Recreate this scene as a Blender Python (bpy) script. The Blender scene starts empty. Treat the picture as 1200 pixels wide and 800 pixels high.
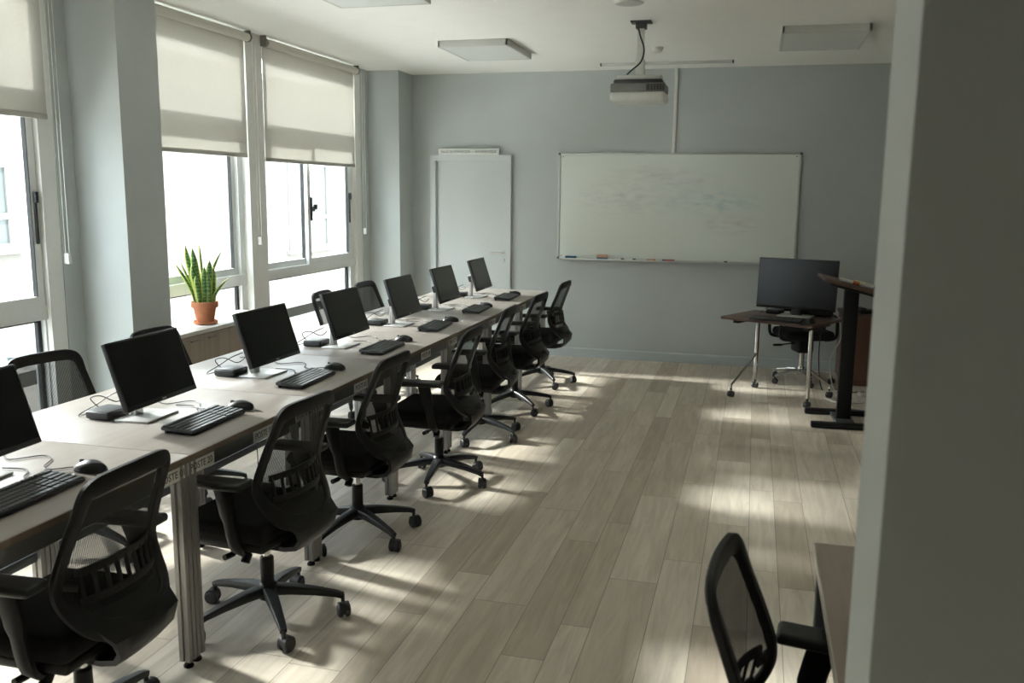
import bpy, bmesh, math, random
from mathutils import Vector, Matrix
PI = math.pi
random.seed(7)
SC = bpy.context.scene
COL = SC.collection

# ------------------------------------------------------------------ materials
def new_mat(name):
    m = bpy.data.materials.new(name); m.use_nodes = True
    nt = m.node_tree; b = nt.nodes['Principled BSDF']
    return m, nt, b

def mat(name, col, rough=0.5, metal=0.0, var=0.04, scale=30.0, bump=0.0, spec=0.5, coat=0.0, stretch=None):
    m, nt, b = new_mat(name)
    tc = nt.nodes.new('ShaderNodeTexCoord')
    mp = nt.nodes.new('ShaderNodeMapping'); nt.links.new(tc.outputs['Object'], mp.inputs['Vector'])
    if stretch: mp.inputs['Scale'].default_value = stretch
    n = nt.nodes.new('ShaderNodeTexNoise'); n.inputs['Scale'].default_value = scale; n.inputs['Detail'].default_value = 3
    nt.links.new(mp.outputs['Vector'], n.inputs['Vector'])
    r = nt.nodes.new('ShaderNodeValToRGB')
    r.color_ramp.elements[0].position = .3; r.color_ramp.elements[1].position = .7
    r.color_ramp.elements[0].color = [max(0, c*(1-var)) for c in col] + [1]
    r.color_ramp.elements[1].color = [min(1, c*(1+var)) for c in col] + [1]
    nt.links.new(n.outputs['Fac'], r.inputs['Fac']); nt.links.new(r.outputs['Color'], b.inputs['Base Color'])
    b.inputs['Roughness'].default_value = rough; b.inputs['Metallic'].default_value = metal
    b.inputs['Specular IOR Level'].default_value = spec; b.inputs['Coat Weight'].default_value = coat
    if bump:
        bp = nt.nodes.new('ShaderNodeBump'); bp.inputs['Strength'].default_value = bump; bp.inputs['Distance'].default_value = .002
        nt.links.new(n.outputs['Fac'], bp.inputs['Height']); nt.links.new(bp.outputs['Normal'], b.inputs['Normal'])
    return m

def math_node(nt, op, a=None, b=None, c=None):
    n = nt.nodes.new('ShaderNodeMath'); n.operation = op
    for i, v in enumerate((a, b, c)):
        if v is None: continue
        if isinstance(v, (int, float)): n.inputs[i].default_value = v
        else: nt.links.new(v, n.inputs[i])
    return n.outputs[0]

def floor_mat():
    m, nt, b = new_mat('oak_plank_floor')
    L = nt.links
    tc = nt.nodes.new('ShaderNodeTexCoord'); sp = nt.nodes.new('ShaderNodeSeparateXYZ'); L.new(tc.outputs['Object'], sp.inputs[0])
    per = 1.337
    t = math_node(nt, 'DIVIDE', math_node(nt, 'ADD', sp.outputs['X'], .794 + 4*per), per)
    tile = math_node(nt, 'FLOOR', t); fr = math_node(nt, 'FRACT', t)
    edges = [0, .158, .273, .476, .645, .844, .969, 1.114]
    xm = math_node(nt, 'MULTIPLY', fr, per); rid = None; dist = None
    for e in edges[1:]:
        g = math_node(nt, 'GREATER_THAN', xm, e); rid = g if rid is None else math_node(nt, 'ADD', rid, g)
    for e in edges + [per]:
        q = math_node(nt, 'ABSOLUTE', math_node(nt, 'SUBTRACT', xm, e)); dist = q if dist is None else math_node(nt, 'MINIMUM', dist, q)
    seam = math_node(nt, 'MINIMUM', math_node(nt, 'DIVIDE', dist, .0022), 1.0)
    idv = math_node(nt, 'ADD', math_node(nt, 'MULTIPLY', tile, 3.17), math_node(nt, 'MULTIPLY', rid, 1.13))
    wn = nt.nodes.new('ShaderNodeTexWhiteNoise'); wn.noise_dimensions = '1D'; L.new(idv, wn.inputs['W'])
    yl = math_node(nt, 'ADD', math_node(nt, 'DIVIDE', sp.outputs['Y'], 1.12), math_node(nt, 'MULTIPLY', wn.outputs['Value'], 7.0))
    row = math_node(nt, 'FLOOR', yl); yf = math_node(nt, 'FRACT', yl)
    pid = math_node(nt, 'ADD', idv, math_node(nt, 'MULTIPLY', row, 1.731))
    wn2 = nt.nodes.new('ShaderNodeTexWhiteNoise'); wn2.noise_dimensions = '1D'; L.new(pid, wn2.inputs['W'])
    joint = math_node(nt, 'GREATER_THAN', yf, .0022)
    gap = math_node(nt, 'MINIMUM', joint, seam)
    # grain: long streaks, shifted per plank
    cb = nt.nodes.new('ShaderNodeCombineXYZ')
    L.new(math_node(nt, 'MULTIPLY', sp.outputs['X'], 26.0), cb.inputs[0])
    L.new(math_node(nt, 'MULTIPLY', sp.outputs['Y'], 2.2), cb.inputs[1])
    L.new(math_node(nt, 'MULTIPLY', wn2.outputs['Value'], 60.0), cb.inputs[2])
    gn = nt.nodes.new('ShaderNodeTexNoise'); gn.inputs['Scale'].default_value = 1.0; gn.inputs['Detail'].default_value = 7; gn.inputs['Roughness'].default_value = .62; gn.inputs['Distortion'].default_value = .7
    L.new(cb.outputs[0], gn.inputs['Vector'])
    pc = nt.nodes.new('ShaderNodeValToRGB'); c = pc.color_ramp
    c.elements[0].position = 0; c.elements[0].color = (.52, .45, .365, 1)
    c.elements[1].position = 1; c.elements[1].color = (.74, .675, .575, 1)
    e2 = c.elements.new(.45); e2.color = (.63, .56, .465, 1)
    L.new(wn2.outputs['Value'], pc.inputs['Fac'])
    gr = nt.nodes.new('ShaderNodeValToRGB'); c = gr.color_ramp
    c.elements[0].position = .3; c.elements[0].color = (.80, .785, .77, 1); c.elements[1].position = .68; c.elements[1].color = (1.1, 1.1, 1.1, 1)
    L.new(gn.outputs['Fac'], gr.inputs['Fac'])
    mx = nt.nodes.new('ShaderNodeMix'); mx.data_type = 'RGBA'; mx.blend_type = 'MULTIPLY'; mx.inputs['Factor'].default_value = 1
    L.new(pc.outputs['Color'], mx.inputs['A']); L.new(gr.outputs['Color'], mx.inputs['B'])
    mg = nt.nodes.new('ShaderNodeMix'); mg.data_type = 'RGBA'; mg.inputs['A'].default_value = (.2, .17, .135, 1)
    L.new(gap, mg.inputs['Factor']); L.new(mx.outputs['Result'], mg.inputs['B'])
    L.new(mg.outputs['Result'], b.inputs['Base Color'])
    b.inputs['Roughness'].default_value = .5; b.inputs['Specular IOR Level'].default_value = .35
    bp = nt.nodes.new('ShaderNodeBump'); bp.inputs['Strength'].default_value = .25; bp.inputs['Distance'].default_value = .001
    hs = math_node(nt, 'ADD', math_node(nt, 'MULTIPLY', gn.outputs['Fac'], .35), gap); L.new(hs, bp.inputs['Height'])
    L.new(bp.outputs['Normal'], b.inputs['Normal'])
    return m

def wood_mat(name, c0, c1, rough=.4, axis='Y', scale=1.0):
    m, nt, b = new_mat(name); L = nt.links
    tc = nt.nodes.new('ShaderNodeTexCoord'); mp = nt.nodes.new('ShaderNodeMapping')
    oi = nt.nodes.new('ShaderNodeObjectInfo')
    ad = nt.nodes.new('ShaderNodeVectorMath'); ad.operation = 'ADD'
    L.new(tc.outputs['Object'], ad.inputs[0]); L.new(oi.outputs['Location'], ad.inputs[1])
    L.new(ad.outputs[0], mp.inputs['Vector'])
    s = {'X': (1.6, 22, 22), 'Y': (22, 1.6, 22), 'Z': (22, 22, 1.6)}[axis]
    mp.inputs['Scale'].default_value = [v*scale for v in s]
    n = nt.nodes.new('ShaderNodeTexNoise'); n.inputs['Scale'].default_value = 1; n.inputs['Detail'].default_value = 6; n.inputs['Distortion'].default_value = .6
    L.new(mp.outputs['Vector'], n.inputs['Vector'])
    r = nt.nodes.new('ShaderNodeValToRGB'); r.color_ramp.elements[0].position = .3; r.color_ramp.elements[1].position = .7
    r.color_ramp.elements[0].color = (*c0, 1); r.color_ramp.elements[1].color = (*c1, 1)
    L.new(n.outputs['Fac'], r.inputs['Fac']); L.new(r.outputs['Color'], b.inputs['Base Color'])
    b.inputs['Roughness'].default_value = rough; b.inputs['Specular IOR Level'].default_value = .45
    return m

def glass_mat():
    m, nt, b = new_mat('window_glass'); nt.nodes.remove(b); L = nt.links
    out = nt.nodes['Material Output']
    tr = nt.nodes.new('ShaderNodeBsdfTransparent'); tr.inputs['Color'].default_value = (.95, .975, .965, 1)
    gl = nt.nodes.new('ShaderNodeBsdfGlossy'); gl.inputs['Roughness'].default_value = .02
    lw = nt.nodes.new('ShaderNodeLayerWeight'); lw.inputs['Blend'].default_value = .5
    fr = math_node(nt, 'MULTIPLY_ADD', math_node(nt, 'POWER', lw.outputs['Facing'], 5.0), .45, .02)
    mx = nt.nodes.new('ShaderNodeMixShader'); L.new(fr, mx.inputs[0]); L.new(tr.outputs[0], mx.inputs[1]); L.new(gl.outputs[0], mx.inputs[2])
    L.new(mx.outputs[0], out.inputs['Surface'])
    return m

def blind_mat():
    m, nt, b = new_mat('blind_fabric'); nt.nodes.remove(b); L = nt.links
    out = nt.nodes['Material Output']
    tc = nt.nodes.new('ShaderNodeTexCoord'); n = nt.nodes.new('ShaderNodeTexNoise'); n.inputs['Scale'].default_value = 120; L.new(tc.outputs['Object'], n.inputs['Vector'])
    r = nt.nodes.new('ShaderNodeValToRGB'); r.color_ramp.elements[0].color = (.58, .57, .54, 1); r.color_ramp.elements[1].color = (.66, .65, .615, 1); L.new(n.outputs['Fac'], r.inputs['Fac'])
    df = nt.nodes.new('ShaderNodeBsdfDiffuse'); L.new(r.outputs['Color'], df.inputs['Color'])
    tl = nt.nodes.new('ShaderNodeBsdfTranslucent'); L.new(r.outputs['Color'], tl.inputs['Color'])
    tp = nt.nodes.new('ShaderNodeBsdfTransparent'); tp.inputs['Color'].default_value = (.95, .93, .89, 1)
    m1 = nt.nodes.new('ShaderNodeMixShader'); m1.inputs[0].default_value = .27; L.new(df.outputs[0], m1.inputs[1]); L.new(tl.outputs[0], m1.inputs[2])
    m2 = nt.nodes.new('ShaderNodeMixShader'); m2.inputs[0].default_value = .13; L.new(m1.outputs[0], m2.inputs[1]); L.new(tp.outputs[0], m2.inputs[2])
    L.new(m2.outputs[0], out.inputs['Surface'])
    return m

def mesh_mat():
    m, nt, b = new_mat('chair_mesh'); L = nt.links
    out = nt.nodes['Material Output']
    b.inputs['Base Color'].default_value = (.012, .012, .014, 1); b.inputs['Roughness'].default_value = .7
    tc = nt.nodes.new('ShaderNodeTexCoord'); w = nt.nodes.new('ShaderNodeTexWave'); w.wave_type = 'BANDS'; w.bands_direction = 'X'
    w.inputs['Scale'].default_value = 55; L.new(tc.outputs['Object'], w.inputs['Vector'])
    f = math_node(nt, 'MULTIPLY_ADD', w.outputs['Fac'], .36, .04)
    tp = nt.nodes.new('ShaderNodeBsdfTransparent')
    mx = nt.nodes.new('ShaderNodeMixShader'); L.new(f, mx.inputs[0]); L.new(b.outputs[0], mx.inputs[1]); L.new(tp.outputs[0], mx.inputs[2])
    L.new(mx.outputs[0], out.inputs['Surface'])
    return m

def whiteboard_mat():
    m, nt, b = new_mat('whiteboard_enamel'); L = nt.links
    tc = nt.nodes.new('ShaderNodeTexCoord')
    col = None
    base = nt.nodes.new('ShaderNodeRGB'); base.outputs[0].default_value = (.78, .825, .78, 1); prev = base.outputs[0]
    # half-wiped marker smears: blue-green to the right, red-brown here and there
    for (cx, cz, sx, sz, c, seed) in ((.36, .57, .50, .16, (.36, .52, .56, 1), 3.), (-.45, .60, .62, .24, (.58, .57, .60, 1), 11.), (.52, .36, .36, .12, (.62, .50, .48, 1), 23.), (-.25, .83, .5, .09, (.60, .58, .55, 1), 31.), (.1, .75, .4, .14, (.56, .56, .60, 1), 47.)):
        mp = nt.nodes.new('ShaderNodeMapping'); mp.inputs['Location'].default_value = (-cx/sx, 0, -cz/sz); mp.inputs['Scale'].default_value = (1/sx, 0, 1/sz)
        L.new(tc.outputs['Object'], mp.inputs['Vector'])
        g = nt.nodes.new('ShaderNodeTexGradient'); g.gradient_type = 'SPHERICAL'; L.new(mp.outputs['Vector'], g.inputs['Vector'])
        mp2 = nt.nodes.new('ShaderNodeMapping'); mp2.inputs['Scale'].default_value = (5, 5, 15); mp2.inputs['Location'].default_value = (seed, 0, 0); L.new(tc.outputs['Object'], mp2.inputs['Vector'])
        n = nt.nodes.new('ShaderNodeTexNoise'); n.inputs['Scale'].default_value = 1.6; n.inputs['Detail'].default_value = 5; L.new(mp2.outputs['Vector'], n.inputs['Vector'])
        nn = math_node(nt, 'MULTIPLY', math_node(nt, 'MAXIMUM', math_node(nt, 'SUBTRACT', n.outputs['Fac'], .42), 0.0), 2.4)
        f = math_node(nt, 'MULTIPLY', g.outputs['Fac'], nn)
        mx = nt.nodes.new('ShaderNodeMix'); mx.data_type = 'RGBA'; L.new(f, mx.inputs['Factor']); L.new(prev, mx.inputs['A']); mx.inputs['B'].default_value = c
        prev = mx.outputs['Result']
    L.new(prev, b.inputs['Base Color']); b.inputs['Roughness'].default_value = .16; b.inputs['Specular IOR Level'].default_value = .5
    return m

def leaf_mat():
    m, nt, b = new_mat('snake_plant_leaf'); L = nt.links
    tc = nt.nodes.new('ShaderNodeTexCoord'); sp = nt.nodes.new('ShaderNodeSeparateXYZ'); L.new(tc.outputs['UV'], sp.inputs[0])
    e = math_node(nt, 'ABSOLUTE', math_node(nt, 'SUBTRACT', sp.outputs['X'], .5))
    edge = math_node(nt, 'GREATER_THAN', e, .36)
    w = nt.nodes.new('ShaderNodeTexWave'); w.bands_direction = 'Z'; w.inputs['Scale'].default_value = 14; w.inputs['Distortion'].default_value = 6; w.inputs['Detail Scale'].default_value = 2; L.new(tc.outputs['Object'], w.inputs['Vector'])
    r = nt.nodes.new('ShaderNodeValToRGB'); r.color_ramp.elements[0].color = (.045, .13, .035, 1); r.color_ramp.elements[1].color = (.17, .33, .12, 1); L.new(w.outputs['Fac'], r.inputs['Fac'])
    mx = nt.nodes.new('ShaderNodeMix'); mx.data_type = 'RGBA'; L.new(edge, mx.inputs['Factor']); L.new(r.outputs['Color'], mx.inputs['A']); mx.inputs['B'].default_value = (.52, .55, .13, 1)
    L.new(mx.outputs['Result'], b.inputs['Base Color']); b.inputs['Roughness'].default_value = .38
    return m

M = {}
M['wall'] = mat('painted_wall_grey', (.49, .525, .52), .75, var=.015, scale=6, bump=.03)
M['wall_dark'] = mat('unseen_wall_darkened', (.10, .10, .095), .75, var=.015, scale=6)  # unseen rear wall, darkened to cut light bounced onto the partition
M['ceil'] = mat('ceiling_white', (.90, .90, .875), .9, var=.01, scale=5)
M['floor'] = floor_mat()
M['base'] = mat('baseboard_blue_grey', (.50, .545, .555), .5, var=.01)
M['door'] = mat('door_paint', (.58, .615, .615), .5, var=.01)
M['alu'] = mat('window_aluminium', (.76, .78, .775), .42, .0, var=.02, stretch=(1, 1, .1))
M['alu_in'] = mat('window_jamb_white', (.80, .80, .775), .55, var=.015)
M['gasket'] = mat('black_gasket', (.02, .022, .024), .6)
M['glass'] = glass_mat()
M['blind'] = blind_mat()
M['blind_roll'] = mat('blind_fabric_rolled', (.66, .64, .59), .8, var=.02)
M['blind_rail'] = mat('blind_rail_grey', (.45, .44, .40), .5)
M['blind_cap'] = mat('blind_cap_dark', (.22, .21, .18), .5)
M['white_pl'] = mat('white_plastic', (.72, .72, .68), .4)
M['desk_top'] = wood_mat('pale_oak_laminate', (.275, .248, .224), (.325, .297, .272), .33, 'Y')
M['desk_edge'] = mat('brown_edge_band', (.20, .155, .11), .45, var=.1)
M['steel'] = mat('grey_anodised_profile', (.36, .355, .34), .38, .55, var=.03, stretch=(1, 1, .05))
M['apron'] = mat('grey_steel_rail', (.17, .17, .168), .45, .4, var=.03)
M['darksteel'] = mat('dark_steel_bar', (.085, .095, .105), .45, .4)
M['black_pl'] = mat('black_plastic', (.010, .010, .011), .45, var=.15, scale=80, bump=.05, spec=.3)
M['black_sat'] = mat('black_satin_nylon', (.017, .019, .021), .36, var=.1, scale=60, spec=.4)
M['black_fab'] = mat('black_seat_fabric', (.012, .012, .013), .95, var=.3, scale=260, bump=.4, spec=.2)
M['mesh'] = mesh_mat()
M['chrome'] = mat('chrome', (.72, .72, .72), .16, 1.0, var=.01)
M['rubber'] = mat('caster_rubber', (.03, .031, .034), .5, var=.1)
M['screen'] = mat('monitor_screen', (.009, .010, .011), .24, var=.02, scale=3, spec=.32)
M['bezel'] = mat('monitor_casing_black', (.015, .015, .017), .35)
M['silver'] = mat('silver_stand', (.60, .60, .585), .32, .45, var=.02)
M['logo'] = mat('logo_silver', (.5, .5, .5), .4)
M['keyb'] = mat('keyboard_body', (.018, .019, .021), .45)
M['keycap'] = mat('keycap_dark_grey', (.085, .09, .095), .34)
M['cable'] = mat('black_cable', (.016, .016, .018), .5)
M['cable_w'] = mat('white_cable', (.62, .62, .60), .5)
M['label'] = mat('white_label', (.85, .84, .80), .6)
M['ink'] = mat('black_ink', (.02, .02, .02), .6)
M['sign'] = mat('sign_white', (.70, .725, .70), .5)
M['wb'] = whiteboard_mat()
M['wb_frame'] = mat('whiteboard_aluminium', (.55, .57, .55), .4, .3)
M['dgrey'] = mat('dark_grey_cap', (.10, .105, .10), .5)
M['eraser_blue'] = mat('teal_blue', (.01, .10, .16), .5)
M['orange'] = mat('orange_plastic', (.55, .16, .06), .5)
M['peach'] = mat('peach_paper', (.58, .36, .25), .6)
M['red'] = mat('red_plastic', (.42, .035, .03), .45)
M['blue'] = mat('blue_plastic', (.03, .045, .22), .45)
M['green_dk'] = mat('dark_green_plastic', (.03, .10, .07), .45)
M['yellow'] = mat('yellow_plastic', (.62, .46, .12), .5)
M['lamp_panel'] = mat('lamp_diffuser_off', (.66, .68, .67), .55, var=.01)
M['lamp_frame'] = mat('lamp_frame', (.60, .605, .58), .5, var=.01)
M['proj_grey'] = mat('projector_grey', (.22, .22, .21), .5)
M['proj_dark'] = mat('projector_dark', (.045, .045, .045), .5)
M['walnut'] = wood_mat('walnut_laminate', (.085, .05, .036), (.135, .08, .058), .42, 'X')
M['walnut_z'] = wood_mat('walnut_cabinet', (.10, .048, .032), (.165, .08, .052), .45, 'Z')
M['greyoak'] = wood_mat('grey_oak_laminate', (.28, .225, .19), (.38, .315, .265), .42, 'Y')
M['paleedge'] = mat('pale_edge_band', (.55, .52, .46), .5)
M['cab_wood'] = wood_mat('beige_oak_cabinet', (.33, .275, .22), (.41, .35, .285), .5, 'Z')
M['cab_top'] = mat('white_cabinet_top', (.68, .67, .63), .35, var=.01)
M['handle_dk'] = mat('brushed_handle', (.30, .29, .27), .35, .7)
M['terra'] = mat('terracotta', (.52, .20, .10), .75, var=.1, scale=25, bump=.1)
M['soil'] = mat('potting_soil', (.035, .025, .018), .95, var=.4, scale=60, bump=.6)
M['leaf'] = leaf_mat()
M['facade'] = mat('cream_render', (.125, .119, .108), .9, var=.02, scale=2)
M['fac_frame'] = mat('facade_window_frame', (.155, .155, .152), .6, var=.01)
M['fac_glass'] = mat('facade_window_glass', (.055, .064, .064), .4, var=.12, scale=2)
M['paving'] = mat('courtyard_paving', (.70, .68, .64), .9)
M['cup_blue'] = mat('pale_blue_plastic', (.10, .15, .19), .4)

# ------------------------------------------------------------------ geometry
class MB:
    def __init__(s): s.v = []; s.f = []; s.uv = None
    def add(s, vs, fs):
        o = len(s.v); s.v += [tuple(v) for v in vs]; s.f += [tuple(i+o for i in f) for f in fs]; return s
    def box(s, x0, x1, y0, y1, z0, z1):
        vs = [(x, y, z) for z in (z0, z1) for y in (y0, y1) for x in (x0, x1)]
        return s.add(vs, [(0, 2, 3, 1), (4, 5, 7, 6), (0, 1, 5, 4), (2, 6, 7, 3), (0, 4, 6, 2), (1, 3, 7, 5)])
    def rbox(s, x0, x1, y0, y1, z0, z1, r=.005, seg=2, mtx=None):
        bm = bmesh.new(); bmesh.ops.create_cube(bm, size=1)
        for v in bm.verts:
            v.co = Vector(((x0+x1)/2 + v.co.x*(x1-x0), (y0+y1)/2 + v.co.y*(y1-y0), (z0+z1)/2 + v.co.z*(z1-z0)))
        r = min(r, .49*min(x1-x0, y1-y0, z1-z0))
        bmesh.ops.bevel(bm, geom=bm.edges[:], offset=r, segments=seg, profile=.5, affect='EDGES')
        if mtx is not None: bmesh.ops.transform(bm, matrix=mtx, verts=bm.verts)
        bm.verts.index_update()
        s.add([v.co[:] for v in bm.verts], [[v.index for v in f.verts] for f in bm.faces]); bm.free(); return s
    def prism(s, pts, z0, z1, fn=lambda x, y, z: (x, y, z)):
        n = len(pts); vs = [fn(x, y, z0) for x, y in pts] + [fn(x, y, z1) for x, y in pts]
        fs = [tuple(range(n))[::-1], tuple(range(n, 2*n))] + [(i, (i+1) % n, n+(i+1) % n, n+i) for i in range(n)]
        return s.add(vs, fs)
    def cyl(s, p0, p1, r0, r1=None, n=16, cap=True):
        return s.tube([p0, p1], [r0, r0 if r1 is None else r1], n, cap=cap)
    def tube(s, pts, r, n=8, cap=True, closed=False, sec=None, up=None):
        P = [Vector(p) for p in pts]; k = len(P)
        rad = [r]*k if not isinstance(r, (list, tuple)) else list(r)
        vs = []; fs = []; prev = None
        for i in range(k):
            a = P[(i-1) % k] if (closed or i > 0) else P[i]; b = P[(i+1) % k] if (closed or i < k-1) else P[i]
            t = (b-a).normalized()
            if up is not None:
                nrm = Vector(up); nrm = (nrm - nrm.dot(t)*t)
                if nrm.length < 1e-4: nrm = t.orthogonal()
                nrm.normalize()
            else:
                if prev is None:
                    nrm = t.orthogonal().normalized()
                else:
                    nrm = prev - prev.dot(t)*t
                    if nrm.length < 1e-5: nrm = t.orthogonal()
                    nrm.normalize()
                prev = nrm
            bi = t.cross(nrm)
            for j in range(n):
                an = 2*PI*(j+.5)/n; c, d = math.cos(an), math.sin(an)
                if sec is not None:
                    w, h = sec[i] if isinstance(sec, list) else sec
                    e = .45
                    cu = math.copysign(abs(c)**e, c)*w; dv = math.copysign(abs(d)**e, d)*h
                    vs.append(P[i] + bi*cu + nrm*dv)
                else:
                    vs.append(P[i] + bi*c*rad[i] + nrm*d*rad[i])
        m = k if closed else k-1
        for i in range(m):
            for j in range(n):
                a = i*n+j; b = i*n+(j+1) % n; c = ((i+1) % k)*n+(j+1) % n; d = ((i+1) % k)*n+j
                fs.append((a, b, c, d))
        if cap and not closed:
            fs.append(tuple(range(n))[::-1]); fs.append(tuple(range((k-1)*n, k*n)))
        return s.add(vs, fs)
    def lathe(s, prof, c=(0, 0, 0), n=24, axis='Z'):
        vs = []; fs = []; k = len(prof)
        for (r, z) in prof:
            for j in range(n):
                a = 2*PI*j/n; x, y = r*math.cos(a), r*math.sin(a)
                p = {'Z': (x, y, z), 'X': (z, x, y), 'Y': (y, z, x)}[axis]
                vs.append((c[0]+p[0], c[1]+p[1], c[2]+p[2]))
        for i in range(k-1):
            for j in range(n):
                fs.append((i*n+j, i*n+(j+1) % n, (i+1)*n+(j+1) % n, (i+1)*n+j))
        if prof[0][0] > 1e-6: fs.append(tuple(range(n))[::-1])
        if prof[-1][0] > 1e-6: fs.append(tuple(range((k-1)*n, k*n)))
        return s.add(vs, fs)
    def grid(s, rows, thick=0, closed=False):
        # rows: list of equal length point rows -> sheet (thick>0: doubled along -normal approx)
        n = len(rows[0]); m = len(rows)
        P = [[Vector(p) for p in r] for r in rows]
        if thick:
            N = []
            for i in range(m):
                rr = []
                for j in range(n):
                    du = P[i][min(j+1, n-1)] - P[i][max(j-1, 0)]; dv = P[min(i+1, m-1)][j] - P[max(i-1, 0)][j]
                    rr.append(du.cross(dv).normalized())
                N.append(rr)
        vs = [p for r in P for p in r]
        fs = [(i*n+j, i*n+j+1, (i+1)*n+j+1, (i+1)*n+j) for i in range(m-1) for j in range(n-1)]
        if thick:
            o = len(vs); vs = vs + [P[i][j] - N[i][j]*thick for i in range(m) for j in range(n)]
            fs += [tuple(reversed([q+o for q in f])) for f in fs[:]]
            for j in range(n-1):
                fs.append((j+1, j, o+j, o+j+1)); a = (m-1)*n; fs.append((a+j, a+j+1, o+a+j+1, o+a+j))
            for i in range(m-1):
                fs.append((i*n, (i+1)*n, o+(i+1)*n, o+i*n)); fs.append(((i+1)*n+n-1, i*n+n-1, o+i*n+n-1, o+(i+1)*n+n-1))
        return s.add(vs, fs)
    def build(s, name, m, parent=None, loc=None, smooth=True, ang=.7):
        me = bpy.data.meshes.new(name); me.from_pydata(s.v, [], s.f)
        bm = bmesh.new(); bm.from_mesh(me); bmesh.ops.remove_doubles(bm, verts=bm.verts, dist=1e-6)
        bmesh.ops.recalc_face_normals(bm, faces=bm.faces); bm.to_mesh(me); bm.free()
        if smooth:
            me.polygons.foreach_set('use_smooth', [True]*len(me.polygons)); me.set_sharp_from_angle(angle=ang)
        me.materials.append(M[m] if isinstance(m, str) else m)
        o = bpy.data.objects.new(name, me); COL.objects.link(o)
        if parent: o.parent = parent
        if loc: o.location = loc
        return o

def tag(o, label=None, cat=None, group=None, kind=None):
    if label: o['label'] = label
    if cat: o['category'] = cat
    if group: o['group'] = group
    if kind: o['kind'] = kind
    return o

def thing(name, loc, rz=0, label=None, cat=None, group=None):
    o = bpy.data.objects.new(name, None); o.empty_display_size = .1; COL.objects.link(o)
    o.location = loc; o.rotation_euler = (0, 0, rz)
    return tag(o, label, cat, group)

def struct(name, mb, m, parent=None, **k):
    o = mb.build(name, m, parent, **k)
    if not parent: o['kind'] = 'structure'
    return o

def copy_tree(o, parent=None):
    c = o.copy(); COL.objects.link(c)
    if parent: c.parent = parent
    for ch in [x for x in bpy.data.objects if x.parent == o]:
        copy_tree(ch, c)
    return c

def kids(o, base=None):
    r = [x for x in bpy.data.objects if x.parent == o]
    return [x for x in r if base is None or x.name.split('.')[0] == base]

def catmull(pts, n=5, closed=False):
    P = [Vector(p) for p in pts]; k = len(P); out = []
    for i in range(k if closed else k-1):
        if closed: a, b, c, d = P[(i-1) % k], P[i], P[(i+1) % k], P[(i+2) % k]
        else: a, b, c, d = P[max(i-1, 0)], P[i], P[i+1], P[min(i+2, k-1)]
        for j in range(n):
            t = j/n; t2 = t*t; t3 = t2*t
            out.append(.5*((2*b) + (c-a)*t + (2*a-5*b+4*c-d)*t2 + (3*b-a-3*c+d)*t3))
    if not closed: out.append(P[-1])
    return out

def text_mesh(name, body, size, m, parent, loc, rot, width=None, extrude=.0006):
    cu = bpy.data.curves.new(name, 'FONT'); cu.body = body; cu.size = size; cu.align_x = 'CENTER'; cu.align_y = 'CENTER'; cu.extrude = extrude; cu.resolution_u = 3
    t = bpy.data.objects.new(name+'_tmp', cu); COL.objects.link(t)
    bpy.context.view_layer.update(); dg = bpy.context.evaluated_depsgraph_get()
    me = bpy.data.meshes.new_from_object(t.evaluated_get(dg)); bpy.data.objects.remove(t); bpy.data.curves.remove(cu)
    me.name = name; me.materials.clear(); me.materials.append(M[m])
    if width:
        xs = [v.co.x for v in me.vertices]; w = max(xs)-min(xs); k = width/w
        for v in me.vertices: v.co.x *= k
    o = bpy.data.objects.new(name, me); COL.objects.link(o); o.parent = parent; o.location = loc; o.rotation_euler = rot
    return o

def cable(pts, r=.0025, n=6, sm=5): return MB().tube(catmull(pts, sm), r, n)

# ------------------------------------------------------------------ room
H = 2.77; D = 8.749; XF = -3.39; XW = -3.75; XR = 2.5; YB = -1.6
struct('floor', MB().box(-3.9, XR, YB, D+.1, -.12, 0), 'floor', smooth=False)
struct('ceiling', MB().box(-4.05, XR+.1, YB-.1, D+.2, H, H+.15), 'ceil', smooth=False)
struct('wall_back', MB().box(-3.9, XR+.1, D, D+.15, 0, H), 'wall', smooth=False)
struct('wall_right', MB().box(XR, XR+.15, YB-.1, D, 0, H), 'wall', smooth=False)
struct('wall_front', MB().box(-3.9, XR, YB-.15, YB, 0, H), 'wall_dark', smooth=False)
struct('wall_partition', MB().box(.152, XR, 1.018, 1.225, 0, H), 'wall', smooth=False)
struct('wall_left', MB().box(-3.95, XW+.02, YB, 1.12, 0, H).box(-3.95, XW+.04, 4.2, 4.72, 0, H).box(-3.95, XW+.04, 8.2, D, 0, H).box(-3.95, XW+.03, .65, 8.3, -.1, .12), 'wall', smooth=False)
struct('trim_1', MB().box(-3.74, XF, 4.34, 4.69, 0, H), 'wall', smooth=False)
struct('trim_2', MB().box(-3.74, XF, 8.38, D, 0, H), 'wall', smooth=False)
bb = MB().box(XF, XR, D-.014, D, 0, .082).prism([(D-.014, .082), (D-.006, .094), (D, .094), (D, .082)], XF, XR, lambda y, z, x: (x, y, z))
struct('baseboard_back', bb, 'base', smooth=False)

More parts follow.
